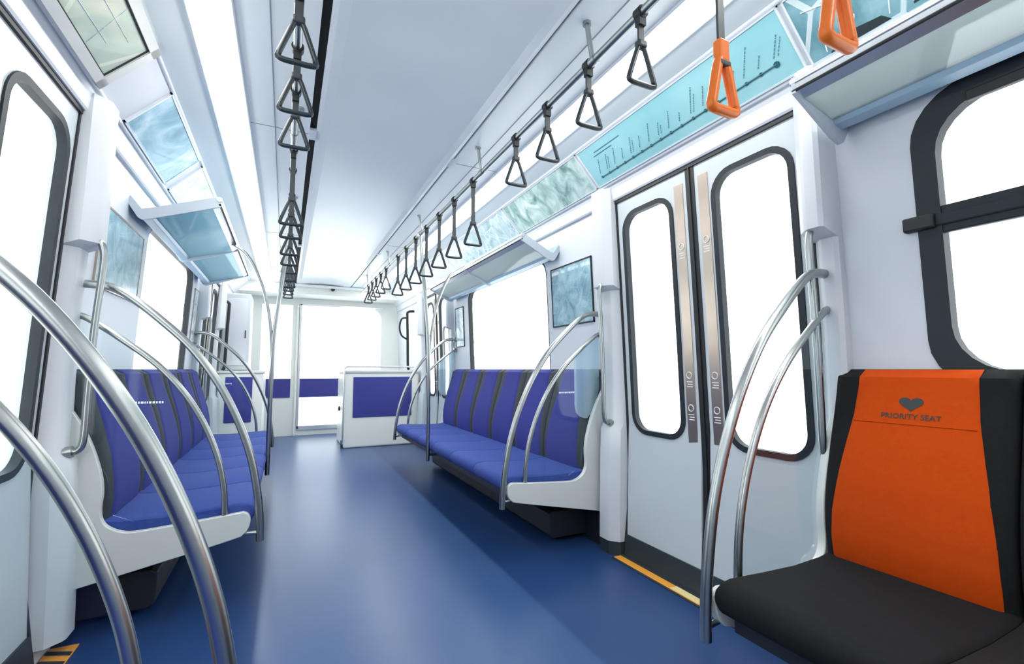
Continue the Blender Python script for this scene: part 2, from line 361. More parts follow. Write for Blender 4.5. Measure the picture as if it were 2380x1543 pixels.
# doors
def door(n, s, y0, y1):
    r = sroot('door_%d' % n, (s*1.27, (y0+y1)/2, 0)); yc = (y0+y1)/2+0.0
    zt = 2.045
    m = MB()        # black seal around the opening
    for a, b in ((y0-0.004, y0+0.012), (y1-0.012, y1+0.004)): slab(m, s, a, b, 0.0, zt, 0.006, 0.05)
    slab(m, s, y0, y1, 2.034, zt+0.008, 0.010, 0.05, n=1)
    m.build('door_seal', 'rubber', r)
    m = MB(); slab(m, s, yc-0.026, yc+0.026, 0.10, 2.036, 0.004, 0.045); slab(m, s, yc-0.004, yc+0.004, 0.10, 2.036, 0.010, 0.01); m.build('centre_seal', 'rubber', r)
    m = MB(); slab(m, s, y0+0.01, y1-0.01, 0.0, 0.118, 0.008, 0.05, n=2); m.build('kick_strip', 'kick_strip', r)
    for k, (a, b) in enumerate(((y0+0.012, yc-0.026), (yc+0.026, y1-0.012))):
        wa, wb = (a+0.05, b-0.105) if k == 0 else (a+0.105, b-0.05)
        m = MB(); panel_hole(m, s, a, b, 0.118, 2.034, (wa, wb, 0.70, 1.945), 0.10, 0.0, 0.04)
        lf = m.build('door_leaf', 'door_white', r, smooth='auto')
        m = MB(); ring(m, s, (wa-0.012, wb+0.012, 0.688, 1.957), 0.112, (wa+0.014, wb-0.014, 0.714, 1.931), 0.088, 0.007, 0.03)
        m.build('window_seal', 'window_rubber', lf, smooth='auto')
        m = MB(); pane(m, s, (wa+0.012, wb-0.012, 0.712, 1.933), 0.088, -0.012); m.build('window_pane', 'window_glass', lf, smooth=True)
        ga, gb = (b-0.078, b-0.022) if k == 0 else (a+0.022, a+0.078)
        m = MB(); slab(m, s, ga, gb, 0.68, 1.975, 0.004, 0.006, n=10); g = m.build('finger_guard', 'guard_metal', r, bevel=0.0)
        m = MB()     # small round warning marks and lines of print on the guard
        for zc in (1.66, 1.02, 0.86):
            mid = (ga+gb)/2
            m.tube([wallpt(s, mid+0.016*math.cos(t), zc+0.016*math.sin(t), 0.0055) for t in [2*PI*i/14 for i in range(14)]], 0.002, 5, closed=True)
            for q in range(3): slab(m, s, mid-0.018, mid+0.018-0.006*(q % 2), zc-0.034-0.012*q, zc-0.030-0.012*q, 0.0055, 0.001, n=1)
        m.build('warning_print', 'print_white', g)
    return r
n = 1
for s in (1, -1):
    for (a, b) in DOORS[s]: door(n, s, a, b); n += 1
# floor strips along the door sills
for s in (1, -1):
    for (a, b) in DOORS[s]:
        e2 = 0.0 if s > 0 else 0.12
        m = MB(); m.box(min(s*(1.19-e2/6), s*(1.235+e2/5)), max(s*(1.19-e2/6), s*(1.235+e2/5)), a-e2, b+e2, 0.0005, 0.007)
        so = struct(m.build('trim_%d' % ti, 'sill_orange', bevel=0.002)); ti += 1
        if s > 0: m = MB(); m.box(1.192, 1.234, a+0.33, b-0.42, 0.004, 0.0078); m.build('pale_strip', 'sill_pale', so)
        else:
            m = MB(); q = a-0.10
            while q < b+0.05: m.add([(-1.172, q, 0.0076), (-1.172, q+0.028, 0.0076), (-1.257, q+0.065, 0.0076), (-1.257, q+0.037, 0.0076)], [(0, 1, 2, 3)]); q += 0.065
            m.build('dark_hatching', 'kick_strip', so)
        m = MB(); m.box(min(s*1.236, s*1.262), max(s*1.236, s*1.262), a, b, 0.0005, 0.010); m.box(min(s*1.176, s*1.189), max(s*1.176, s*1.189), a, b, 0.0005, 0.004)
        struct(m.build('trim_%d' % ti, 'kick_strip')); ti += 1

# columns beside every door
def column(s, ya, yb, door_side):
    """ya<yb; door_side -1: the door is at lower y, +1: at higher y"""
    global ti
    def sec(h0, z):
        if s > 0 and yb < 1.2 and z > 1.53: h0 -= 0.028
        c = 0.045; b = hw(z)+0.02
        if door_side < 0: P = [(b, ya), (h0+c, ya+0.004), (h0+0.008, ya+c*0.9), (h0, ya+c*1.25), (h0, yb-0.012), (h0+0.012, yb), (b, yb)]
        else: P = [(b, yb), (h0+c, yb-0.004), (h0+0.008, yb-c*0.9), (h0, yb-c*1.25), (h0, ya+0.012), (h0+0.012, ya), (b, ya)]
        return [(s*x, y, z) for x, y in P]
    zs = [(0.075 if s > 0 else 0.058, 1.192), (0.25, 1.196), (0.55, 1.205), (0.70, 1.212), (0.74, 1.238), (1.0, 1.243), (1.3, 1.240), (1.52, 1.232), (1.545, 1.178), (1.8, 1.172), (2.06, 1.168), (2.13, 1.166)]
    m = MB(); m.loft([sec(h, z) for z, h in zs])
    o = struct(m.build('trim_%d' % ti, 'column_white', smooth='auto')); ti += 1
    if s > 0: m = MB(); m.loft([sec(1.197, 0.0), sec(1.197, 0.076)]); m.build('kick_strip', 'kick_strip', o)
COLS = {1: [(0.945, 1.05, 1), (2.17, 2.315, -1), (5.20, 5.33, 1), (6.45, 6.57, -1)], -1: [(0.93, 1.05, 1), (2.28, 2.425, -1), (5.22, 5.36, 1), (6.50, 6.60, -1)]}
for s in (1, -1):
    for c in COLS[s]: column(s, *c)
# grab bars on the columns
def grab_bar(s, y, label):
    t = thing('grab_bar', label, 'grab bar', (s*1.2, y, 0.72), 'grab bars beside the doors')
    path = catmull([(s*1.235, y, 0.735), (s*1.200, y, 0.742), (s*1.186, y, 0.79), (s*1.184, y, 0.95), (s*1.178, y, 1.2), (s*1.166, y, 1.42), (s*1.164, y, 1.50), (s*1.175, y, 1.548), (s*1.190, y, 1.553)], 5)
    MB().tube(path, 0.0125, 12).build('bar', 'chrome', t, smooth=True)
    m = MB(); m.tube([(s*1.240, y, 0.735), (s*1.215, y, 0.739)], 0.022, 14); m.build('mounting_cup', 'chrome', t, smooth='auto')
    return t
grab_bar(1, 1.0, 'steel grab bar on the white column between the double door and the orange seat')
grab_bar(1, 2.235, 'steel grab bar on the white column at the near end of the right blue bench')
grab_bar(-1, 2.345, 'steel grab bar on the white column at the near end of the left blue bench')
grab_bar(1, 5.27, 'steel grab bar on the white column past the far end of the right blue bench')
grab_bar(-1, 5.29, 'steel grab bar on the white column past the far end of the left blue bench')

# front of the car: windscreen wall
wf = MB()
def fbox(m, x0, x1, z0, z1, y=YF, t=0.06): m.box(x0, x1, y, y+t, z0, z1)
holes = [(-0.86, -0.42, 0.62, 2.08), (-0.30, 0.98, 0.10, 2.09)]
fbox(wf, -1.33, -0.86, 0, 2.42); fbox(wf, -0.42, -0.30, 0, 2.42); fbox(wf, 0.98, 1.33, 0, 2.42)
fbox(wf, -0.86, -0.42, 0, 0.62); fbox(wf, -0.86, -0.42, 2.08, 2.42); fbox(wf, -0.30, 0.98, 2.09, 2.42); fbox(wf, -0.30, 0.98, 0, 0.10)
wf.prism_y([(0.98, 2.09), (0.98, 1.92), (0.955, 1.99), (0.91, 2.05), (0.84, 2.09)], YF, YF+0.06)
struct(wf.build('wall_front', 'console_white'))
r = sroot('window_%d' % win_no, (-0.64, YF, 0.62)); win_no += 1
m = MB(); m.box(-0.86, -0.42, YF+0.02, YF+0.028, 0.62, 2.08); m.build('window_pane', 'window_glass', r)
m = MB(); m.box(-0.86, -0.42, YF-0.012, YF+0.01, 0.60, 0.90); m.build('blue_band', 'panel_blue', r)
r = sroot('door_%d' % n, (0.34, YF, 0.0)); n += 1
m = MB(); m.box(-0.30, 0.98, YF+0.02, YF+0.028, 0.10, 2.09); m.build('door_pane', 'window_glass', r)
m = MB()
for a in ((-0.315, -0.285, 0.10, 2.11), (-0.315, 0.99, 2.085, 2.11), (-0.315, 0.99, 0.08, 0.15)): m.box(a[0], a[1], YF-0.02, YF+0.015, a[2], a[3])
m.build('door_frame', 'bright_metal', r, bevel=0.004)
m = MB(); m.box(-0.285, 0.98, YF-0.012, YF+0.01, 0.60, 0.90); m.build('blue_band', 'panel_blue', r)
m = MB(); m.box(-0.36, -0.33, YF-0.045, YF, 0.0, 2.10); struct(m.build('trim_%d' % ti, 'console_white', bevel=0.006)); ti += 1
# header at the end of the ceiling
m = MB(); m.prism_y([(-1.02, 2.42), (-1.02, 2.36), (1.02, 2.36), (1.02, 2.42)], YC, YC+0.02)
m.box(-0.42, 0.9, YC-0.06, YC+0.0, 2.305, 2.345); struct(m.build('trim_%d' % ti, 'ceiling_white')); ti += 1
m = MB(); m.box(-1.2, 1.2, YC+0.0, YF, 2.20, 2.42); struct(m.build('trim_%d' % ti, 'console_white')); ti += 1
cd = thing('ceiling_camera', 'tiny dark camera dome under the ceiling header above the front door', 'camera', (0.13, YC-0.03, 2.30))
m = MB(); m.loft([[(0.13+rr*math.cos(a*PI/6), YC-0.03+rr*math.sin(a*PI/6), 2.305-dz) for a in range(12)] for rr, dz in ((0.03, 0), (0.03, 0.012), (0.022, 0.03), (0.008, 0.038))]); m.build('dome', 'rubber', cd, smooth='auto')
# rear wall behind the camera
m = MB(); m.box(-1.33, 1.33, YN-0.05, YN, 0, 2.42); struct(m.build('wall_rear', 'wall_white'))

# ------------------------------------------------------------------ ceiling lights
for s in (-1, 1):
    t = thing('ceiling_light', 'long white fluorescent light strip along the %s side of the ceiling' % side_name(s), 'ceiling light', (s*0.79, 2.7, 2.34))
    m = MB(); m.prism_y([(s*x, z) for x, z in ((0.725, 2.352), (0.733, 2.332), (0.755, 2.318), (0.79, 2.313), (0.825, 2.318), (0.847, 2.332), (0.855, 2.352))], YN+0.02, YC-0.05)
    m.build('diffuser', 'lamp_diffuser', t)
    m = MB()
    for a, b in ((0.712, 0.725), (0.855, 0.868)): m.box(min(s*a, s*b), max(s*a, s*b), YN+0.01, YC-0.02, 2.338, 2.37)
    m.build('housing', 'ceiling_trim', t, bevel=0.003)

# ------------------------------------------------------------------ handle rails and hanging handles
ZR = 2.205
for s in (-1, 1):
    t = thing('handle_rail', 'long steel rail under the %s half of the ceiling carrying hanging handles' % side_name(s), 'rail', (s*0.5, 3.0, ZR))
    MB().tube([(s*0.5, YN+0.05, ZR), (s*0.5, 7.3, ZR)], 0.0145, 14).build('rail_tube', 'chrome', t, smooth='auto')
    for yy in (-1.0, 0.26, 1.36, 2.46, 3.80, 5.15, 6.6):
        m = MB(); m.tube([(s*0.5, yy, ZR), (s*0.482, yy, 2.30), (s*0.475, yy, 2.352)], 0.010, 10); m.tube([(s*0.475, yy, 2.338), (s*0.475, yy, 2.352)], 0.016, 14)
        m.tube([(s*0.5, yy-0.02, ZR), (s*0.5, yy+0.02, ZR)], 0.018, 12)
        m.build('bracket', 'chrome', t, smooth='auto')

def make_handle(name, label, zb, orange, group, wide=0.064, hgt=0.142):
    """hanging handle: origin at the rail"""
    t = thing(name, label, 'hanging handle', (0, 0, 0), group)
    gm = 'handle_orange' if orange else 'handle_grey'
    b = zb-ZR                                          # bottom of the grip relative to rail
    ap = b+hgt
    # grip: rounded triangle in the plane across the car
    r = 0.0135 if orange else 0.0085
    cor = [(-wide+r, b+r), (wide-r, b+r), (wide*0.86-r, b+r+0.03), (0.016, ap-0.018), (0.006, ap), (-0.006, ap), (-0.016, ap-0.018), (-wide*0.86+r, b+r+0.03)]
    path = []
    nC = len(cor)
    for i in range(nC):
        p0 = Vector(cor[i-1]); p1 = Vector(cor[i]); p2 = Vector(cor[(i+1) % nC])
        for k in range(5):
            u = k/4; q = p1.lerp(p0, 0.28)*(1-u)**2+p1*2*u*(1-u)+p1.lerp(p2, 0.28)*u*u; path.append((q.x, 0, q.y))
    m = MB(); m.tube(path, r, 10, closed=True); m.build('grip', gm, t, smooth=True)
    m = MB(); m.box(-0.018, 0.018, -0.013, 0.013, ap-0.012, ap+(0.050 if orange else 0.012)); m.build('collar', gm if orange else 'strap_dark', t, bevel=0.006)
    if orange:
        m = MB(); m.box(-0.019, 0.019, -0.014, 0.014, ap-0.024, ap-0.010); m.build('buckle', 'strap_dark', t, bevel=0.003)
    m = MB(); m.box(-0.012, 0.012, -0.0035, 0.0035, ap, -0.012); m.build('strap', 'strap_dark', t, bevel=0.001)
    m = MB(); m.tube([(0, -0.014, 0), (0, 0.014, 0)], 0.021, 14); m.box(-0.013, 0.013, -0.012, 0.012, -0.045, -0.012); m.build('rail_loop', 'rubber', t, smooth='auto')
    return t
def dup(root, loc, label):
    r = root.copy(); COL.objects.link(r); r.location = loc; r['label'] = label
    for ch in list(root.children):
        c = ch.copy(); COL.objects.link(c); c.parent = r
    return r
ORD = ['first', 'second', 'third', 'fourth', 'fifth', 'sixth', 'seventh', 'eighth', 'ninth', 'tenth', 'eleventh', 'twelfth', 'thirteenth', 'fourteenth', 'fifteenth', 'sixteenth', 'seventeenth', 'eighteenth']
GH = 'grey triangular handles hanging from the %s rail'
short = make_handle('hanging_handle', '', 1.955, False, GH % 'right')
lng = make_handle('hanging_handle', '', 1.795, False, GH % 'right')
org = make_handle('hanging_handle', '', 1.705, True, 'orange handles above the orange seat', wide=0.060, hgt=0.155)
YSH = {1: [1.10, 1.39, 1.70, 2.01], -1: [1.47, 1.77, 2.06]}
YLG = {1: [2.60, 2.955, 3.30, 3.65, 4.0, 4.36, 4.72], -1: [2.64, 2.92, 3.36, 3.70, 4.02, 4.36, 4.72]}
YS2 = [5.35, 5.68, 6.0, 6.3, 6.6]
used = set()
def place(proto, loc, label, group):
    if proto.name not in used: used.add(proto.name); o = proto; o.location = loc; o['label'] = label
    else: o = dup(proto, loc, label)
    o['group'] = group; return o
for s in (1, -1):
    k = 0; sn = side_name(s)
    for i, y in enumerate(YSH[s]):
        place(short, (s*0.5, y, ZR), 'grey triangular handle on a short strap, %s nearest on the %s rail' % (ORD[k], sn), GH % sn); k += 1
    for i, y in enumerate(YLG[s]):
        place(lng, (s*0.5, y, ZR), 'grey triangular handle on a long strap above the blue bench, %s on the %s rail' % (ORD[k], sn), GH % sn); k += 1
    for i, y in enumerate(YS2):
        place(short, (s*0.5, y, ZR), 'small distant grey triangular handle, %s along the %s rail' % (ORD[k], sn), GH % sn); k += 1
place(org, (0.5, 0.80, ZR), 'orange hanging handle in front of the turquoise route map', 'orange handles above the orange seat')
place(org, (0.5, 0.52, ZR), 'orange hanging handle cut off by the top edge, beside the luggage rack', 'orange handles above the orange seat')

# ------------------------------------------------------------------ backrest surface and benches
BRT = [(0.40, 1.125), (0.46, 1.118), (0.52, 1.112), (0.60, 1.117), (0.70, 1.135), (0.80, 1.163), (0.90, 1.195), (0.98, 1.218), (1.02, 1.226), (1.04, 1.236), (1.05, 1.262)]
def bsurf(z): 
    return interp(BRT, z)
def backpad(s, y0, y1, mname, parent, name='backrest', off=0.0, fl=None, fr=None, z0=0.40, z1=1.05, edge=0.016, ny=12, nz=26, back=0.03, em=0.02):
    """padded back following bsurf; fl/fr give the sides as functions of z"""
    m = MB(); rows = []
    for j in range(nz+1):
        z = z0+(z1-z0)*(j/nz)
        if z1 > 1.04 and j > nz-6: z = z0+(z1-z0)*(1-(1-j/nz)**1.35*1.3 if False else j/nz)
        a = fl(z) if fl else y0; b = fr(z) if fr else y1
        row = []
        for i in range(ny+1):
            u = i/ny; uu = 0.5-0.5*math.cos(PI*u); y = a+(b-a)*uu
            dd = min(y-a, b-y); e = edge*(1-min(1, dd/em))**2 if em > 0 else 0
            et = edge*(1-min(1, (z1-z)/em))**2 + (edge*(1-min(1, (z-z0)/em))**2 if name != 'backrest' else 0)
            row.append((s*(bsurf(z)-off+e+et*0.8), y, z))
        rows.append(row)
    N = ny+1; vs = [q for r_ in rows for q in r_]
    fs = [(j*N+i, j*N+i+1, (j+1)*N+i+1, (j+1)*N+i) for j in range(nz) for i in range(ny)]
    nb = len(vs); 
    bk = [(s*(abs(r_[i][0])+back), r_[i][1], r_[i][2]) for r_ in rows for i in (0, ny)]
    vs += bk
    for j in range(nz):
        fs.append((j*N, (j+1)*N, nb+2*(j+1), nb+2*j)); fs.append((j*N+ny, nb+2*j+1, nb+2*(j+1)+1, (j+1)*N+ny)); fs.append((nb+2*j, nb+2*(j+1), nb+2*(j+1)+1, nb+2*j+1))
    fs.append(tuple([nz*N+i for i in range(N)]+[nb+2*nz+1, nb+2*nz])); fs.append(tuple([i for i in range(N)]+[nb+1, nb])[::-1])
    m.add(vs, fs); return m.build(name, mname, parent, smooth='auto')
def cushion(s, y0, y1, mname, parent):
    m = MB()
    pr = [(0.615, 0.375), (0.603, 0.395), (0.600, 0.415), (0.606, 0.438), (0.625, 0.452), (0.66, 0.458), (0.80, 0.449), (0.95, 0.442), (1.08, 0.446), (1.15, 0.455), (1.17, 0.42), (1.17, 0.362), (0.64, 0.362)]
    def sec(y, k): 
        cx, cz = 0.88, 0.405
        return [(s*(cx+(x-cx)*(1-k*0.02)), y, cz+(z-cz)*(1-k*0.22)) for x, z in pr]
    m.loft([sec(y0, 1), sec(y0+0.006, 0.35), sec(y0+0.018, 0), sec(y1-0.018, 0), sec(y1-0.006, 0.35), sec(y1, 1)])
    return m.build('seat_cushion', mname, parent, smooth='auto')
EP = [(0.645, 0.425), (0.628, 0.418), (0.617, 0.402), (0.615, 0.38), (0.622, 0.352), (0.640, 0.330), (0.675, 0.315), (0.90, 0.268), (1.20, 0.208), (1.275, 0.195), (1.285, 0.40), (1.285, 0.93), (1.262, 0.915), (1.235, 0.875), (1.200, 0.81), (1.165, 0.72), (1.140, 0.63), (1.132, 0.56), (1.135, 0.50), (1.128, 0.455), (1.105, 0.425), (1.06, 0.402), (1.00, 0.398), (0.80, 0.412)]
def end_plate(s, y, parent, dy=0.028):
    pts = catmull([(x, z, 0) for x, z in EP+[EP[0]]], 4)[:-1]
    m = MB(); m.prism_y([(s*q.x, q.y) for q in pts], y, y+dy); return m.build('end_panel', 'plastic_white', parent, bevel=0.006, smooth='auto')
PITCH = 0.4585
def bench(s, y0, nseat, kind, label, plates=(True, True), sg=1):
    """sg +1: the first seat is at y0 and further seats go away from the camera; -1: towards"""
    ya, yb = (y0, y0+nseat*PITCH) if sg > 0 else (y0-nseat*PITCH, y0)
    t = thing('bench_seat', label, 'bench', (s*0.9, (ya+yb)/2, 0.0))
    for i in range(nseat):
        a = ya+i*PITCH; b = a+PITCH
        pad = backpad(s, a+0.003, b-0.003, 'seat_black' if kind == 'priority' else 'seat_grey', t)
        orange = kind == 'priority'
        c = (a+b)/2
        kb = 1.0 if kind == 'priority' else 0.93
        half = lambda z: kb*interp([(0.42, 0.198), (0.5, 0.200), (0.6, 0.196), (0.75, 0.178), (0.9, 0.156), (1.0, 0.150), (1.05, 0.149)], z)
        pn = backpad(s, 0, 0, 'seat_orange' if orange else 'seat_blue', pad, 'coloured_panel', 0.006, lambda z: c-half(z), lambda z: c+half(z), 0.43, 1.049, 0.006, 10, 26, 0.004, 0.012)
        cushion(s, a+0.001, b-0.001, 'seat_black' if orange else 'cushion_blue', t)
        if orange: 
            m = MB()   # stitched seam across the panel
            m.tube([(s*(bsurf(0.885)-0.0065), c-0.152+0.304*i/8, 0.885) for i in range(9)], 0.0016, 6); m.build('seam', 'seat_orange', pn)
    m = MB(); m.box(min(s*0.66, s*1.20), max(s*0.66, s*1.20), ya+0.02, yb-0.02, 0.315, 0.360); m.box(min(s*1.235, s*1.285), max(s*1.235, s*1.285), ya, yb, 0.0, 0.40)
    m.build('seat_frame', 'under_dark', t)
    nb = max(2, int(nseat*0.5)+1)
    for i in range(nb):
        yy = ya+0.35+(yb-ya-0.7)*i/(nb-1)
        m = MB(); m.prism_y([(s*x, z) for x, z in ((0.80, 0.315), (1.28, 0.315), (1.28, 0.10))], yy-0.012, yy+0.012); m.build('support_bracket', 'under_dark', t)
    if plates[0]: end_plate(s, ya-0.030, t)
    if plates[1]: end_plate(s, yb+0.002, t)
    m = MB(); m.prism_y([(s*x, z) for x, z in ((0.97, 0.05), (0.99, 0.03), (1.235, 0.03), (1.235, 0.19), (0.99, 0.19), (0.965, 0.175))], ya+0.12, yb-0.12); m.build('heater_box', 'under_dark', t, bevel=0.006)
    return t
YB = {1: 2.375, -1: 2.425}
bR = bench(1, YB[1], 6, 'blue', 'long bench of blue seats under the wide right window')
bL = bench(-1, YB[-1], 6, 'blue', 'long bench of blue seats under the left window')
YP = 0.975
bP = bench(1, YP, 3, 'priority', 'black bench with bright orange seat backs beside the near right window', sg=-1)
bN = bench(-1, 0.925, 2, 'blue', 'blue bench behind the two big curved rails at the lower left edge', sg=-1)

# PRIORITY SEAT lettering and heart on the near orange back
def print_on_back(fn_mesh, c, parent, name, width, height, zc, s=1, off=0.0075):
    vs, fs = fn_mesh
    xs = [v[0] for v in vs]; ys = [v[1] for v in vs]; x0, x1, y0, y1 = min(xs), max(xs), min(ys), max(ys)
    m = MB(); out = []
    for v in vs:
        u = (v[0]-x0)/(x1-x0)-0.5; w_ = (v[1]-y0)/(y1-y0)-0.5
        z = zc+w_*height; out.append((s*(bsurf(z)-off), c-s*u*width, z))
    m.add(out, fs); return m.build(name, 'print_dark', parent)
def text_mesh(body):
    cu = bpy.data.curves.new('lettering', 'FONT'); cu.body = body; cu.resolution_u = 2; cu.offset = 0.012
    o = bpy.data.objects.new('lettering', cu); COL.objects.link(o)
    dg = bpy.context.evaluated_depsgraph_get(); me = bpy.data.meshes.new_from_object(o.evaluated_get(dg))
    r = ([tuple(v.co) for v in me.vertices], [tuple(q.vertices) for q in me.polygons]); bpy.data.objects.remove(o); bpy.data.meshes.remove(me); bpy.data.curves.remove(cu); return r
hv = []
for i in range(40):
    a = 2*PI*i/40; hv.append((16*math.sin(a)**3, 13*math.cos(a)-5*math.cos(2*a)-2*math.cos(3*a)-math.cos(4*a), 0))
heart = (hv, [tuple(range(40))])
txt = text_mesh('PRIORITY SEAT')
pans = [ch for ch in bP.children if ch.name.startswith('backrest')]
for i in range(3):
    cc = YP-3*PITCH+(i+0.5)*PITCH
    pn = [g for g in pans[i].children if g.name.startswith('coloured_panel')][0]
    print_on_back(heart, cc, pn, 'heart_emblem', 0.062, 0.042, 0.943)
    print_on_back(txt, cc, pn, 'lettering', 0.150, 0.016, 0.908)

# ------------------------------------------------------------------ curved rails with glass at the bench ends
ARC_O = [(1.262, 1.393), (1.20, 1.392), (1.155, 1.383), (1.10, 1.350), (1.00, 1.262), (0.88, 1.140), (0.775, 0.985), (0.695, 0.820), (0.640, 0.660), (0.608, 0.500), (0.594, 0.380), (0.590, 0.290)]
ARC_I = [(1.262, 1.270), (1.22, 1.252), (1.12, 1.175), (1.00, 1.070), (0.90, 0.950), (0.825, 0.820), (0.770, 0.680), (0.740, 0.550), (0.728, 0.412)]
def screen(s, y, label, dx=0.0):
    def shift(P): return [(x-dx*min(1, max(0, (1.25-x)/0.2)), z) for x, z in P]
    ARO, ARI = shift(ARC_O), shift(ARC_I)
    t = thing('curved_grab_rail', label, 'grab rail', (s*0.9, y, 0.29), 'pairs of curved steel rails at the bench ends')
    r0 = 0.0165
    MB().tube(catmull([(s*x, y, z) for x, z in ARO], 6), r0, 14).build('outer_rail', 'chrome', t, smooth='auto')
    MB().tube(catmull([(s*x, y, z) for x, z in ARI], 6), 0.0125, 14).build('inner_rail', 'chrome', t, smooth='auto')
    for (x, z) in (ARC_O[0], ARC_I[0]):
        MB().tube([(s*(x-0.012), y, z), (s*(x+0.012), y, z)], 0.026, 16).build('wall_flange', 'chrome', t, smooth='auto')
    m = MB(); m.tube([(s*(0.592-dx), y, 0.325), (s*0.66, y, 0.333)], 0.009, 10); m.build('strut', 'chrome', t, smooth='auto')
    # glass pane between inner rail, bench end panel and wall
    gp = [(x, z) for x, z in ARI]+[(0.74, 0.43), (1.0, 0.42), (1.10, 0.47), (1.125, 0.62), (1.20, 0.80), (1.255, 0.93)]
    m = MB(); m.prism_y([(s*x, z) for x, z in gp], y-0.003, y+0.003); g = m.build('glass_pane', 'screen_glass', t)
    # frosted strip by the wall with its small line of print
    fp = [(1.25, 1.26), (1.07, 1.13), (1.07, 0.83), (1.08, 0.79), (1.105, 0.765), (1.14, 0.755), (1.16, 0.755), (1.20, 0.80), (1.25, 0.93)]
    if y > 1.2 and s > 0: m = MB(); m.prism_y([(s*x, z) for x, z in fp], y+0.0035, y+0.0065); m.build('frosted_panel', 'frosted_glass', t)
    m = MB(); rng = random.Random(3); x = 0.955
    while x < 1.06:
        w_ = rng.uniform(0.004, 0.010); m.box(min(s*x, s*(x+w_)), max(s*x, s*(x+w_)), y-0.0042, y-0.0032, 0.908, 0.917); x += w_+0.0035
    if y > 1.2: m.build('small_print', 'print_white', g)
    return t
screen(1, 0.995, 'pair of curved steel rails at the end of the orange priority seat')
screen(1, YB[1]-0.012, 'pair of curved steel rails at the near end of the right blue bench')
screen(1, YB[1]+6*PITCH+0.018, 'pair of curved steel rails at the far end of the right blue bench')
screen(-1, 0.965, 'two large curved steel rails crossing the lower left corner', 0.042)
screen(-1, YB[-1]-0.012, 'pair of curved steel rails at the near end of the left blue bench', 0.015)
screen(-1, YB[-1]+6*PITCH+0.018, 'pair of curved steel rails at the far end of the left blue bench')

# ------------------------------------------------------------------ forked poles in the middle of the benches
for s in (1, -1):
    y = 3.85
    t = thing('forked_pole', 'steel pole rising from the middle of the %s blue bench and forking near the top' % side_name(s), 'pole', (s*0.59, y, 0.29))
    MB().tube(catmull([(s*0.592, y, 0.29), (s*0.592, y, 0.6), (s*0.590, y, 1.0), (s*0.582, y, 1.3), (s*0.556, y, 1.6), (s*0.525, y, 1.9), (s*0.505, y, 2.1), (s*0.5, y, ZR)], 5), 0.0155, 14).build('upright', 'chrome', t, smooth='auto')
    MB().tube(catmull([(s*0.590, y, 1.02), (s*0.600, y, 1.25), (s*0.632, y, 1.5), (s*0.688, y, 1.70), (s*0.78, y, 1.88), (s*0.90, y, 1.965)], 5), 0.0125, 12).build('branch', 'chrome', t, smooth='auto')
    MB().tube([(s*0.5, y-0.022, ZR), (s*0.5, y+0.022, ZR)], 0.0225, 12).build('clamp', 'bright_metal', t, smooth='auto')
    MB().tube([(s*0.592, y, 0.338), (s*0.67, y, 0.338)], 0.010, 10).build('strut', 'chrome', t, smooth='auto')

# ------------------------------------------------------------------ luggage racks
def rack(s, y0, y1, xf, label):
    t = thing('luggage_rack', label, 'luggage rack', (s*1.1, (y0+y1)/2, 1.85))
    zf = 1.985; bz = 0.038 if y0 < 0 else 0.0
    m = MB(); m.tube([(s*xf, y0-0.004, zf), (s*xf, y1+0.004, zf)], 0.013, 12); m.build('front_rail', 'bright_metal', t, smooth='auto')
    m = MB(); m.tube([(s*(xf-0.004), y0, zf-0.030), (s*(xf-0.004), y1, zf-0.030)], 0.006, 8); m.build('lower_rail', 'rubber', t, smooth='auto')
    m = MB(); m.prism_y([(s*x, z) for x, z in ((xf+0.006, zf-0.030), (xf+0.02, zf-0.046), (1.165, 1.858+bz), (1.165, 1.866+bz), (xf+0.02, zf-0.036))], y0+0.004, y1-0.004); m.build('glass_shelf', 'rack_glass' if s < 0 else 'rack_glass_pale', t)
    m = MB(); m.prism_y([(s*x, z) for x, z in ((xf-0.010, zf-0.012), (xf+0.03, zf-0.036), (xf+0.03, zf-0.052), (xf-0.010, zf-0.028))], y0+0.006, y1-0.006); m.build('front_beam', 'bright_metal', t)
    m = MB(); m.prism_y([(s*x, min(z+bz, 1.975)) for x, z in ((1.150, 1.868), (1.165, 1.846), (1.205, 1.838), (1.235, 1.88), (1.262, 1.93), (1.262, 1.96), (1.225, 1.915), (1.20, 1.868))], y0+0.006, y1-0.006); m.build('back_beam', 'rack_blue', t, bevel=0.002)
    ends = [y0, y1-0.012]; nm = max(1, int((y1-y0)/0.9)); ends += [y0+(y1-y0)*i/nm for i in range(1, nm)]
    for e in ends:
        m = MB(); m.prism_y([(s*x, z) for x, z in ((xf-0.012, zf+0.012), (xf+0.012, zf+0.012), (1.17, 1.890), (1.20, 1.882), (1.262, 1.955), (1.262, 1.91), (1.215, 1.835), (1.195, 1.824), (1.15, 1.838), (xf-0.008, zf-0.040))], e, e+0.012)
        m.build('end_bracket', 'rack_grey', t)
    return t
rack(1, -1.2, 0.905, 0.965, 'steel and glass luggage rack above the near right window')
rack(1, 2.82, 5.1, 0.955, 'steel and glass luggage rack above the right window over the blue bench')
rack(-1, 2.96, 5.1, 0.86, 'steel and glass luggage rack above the left window over the blue bench')

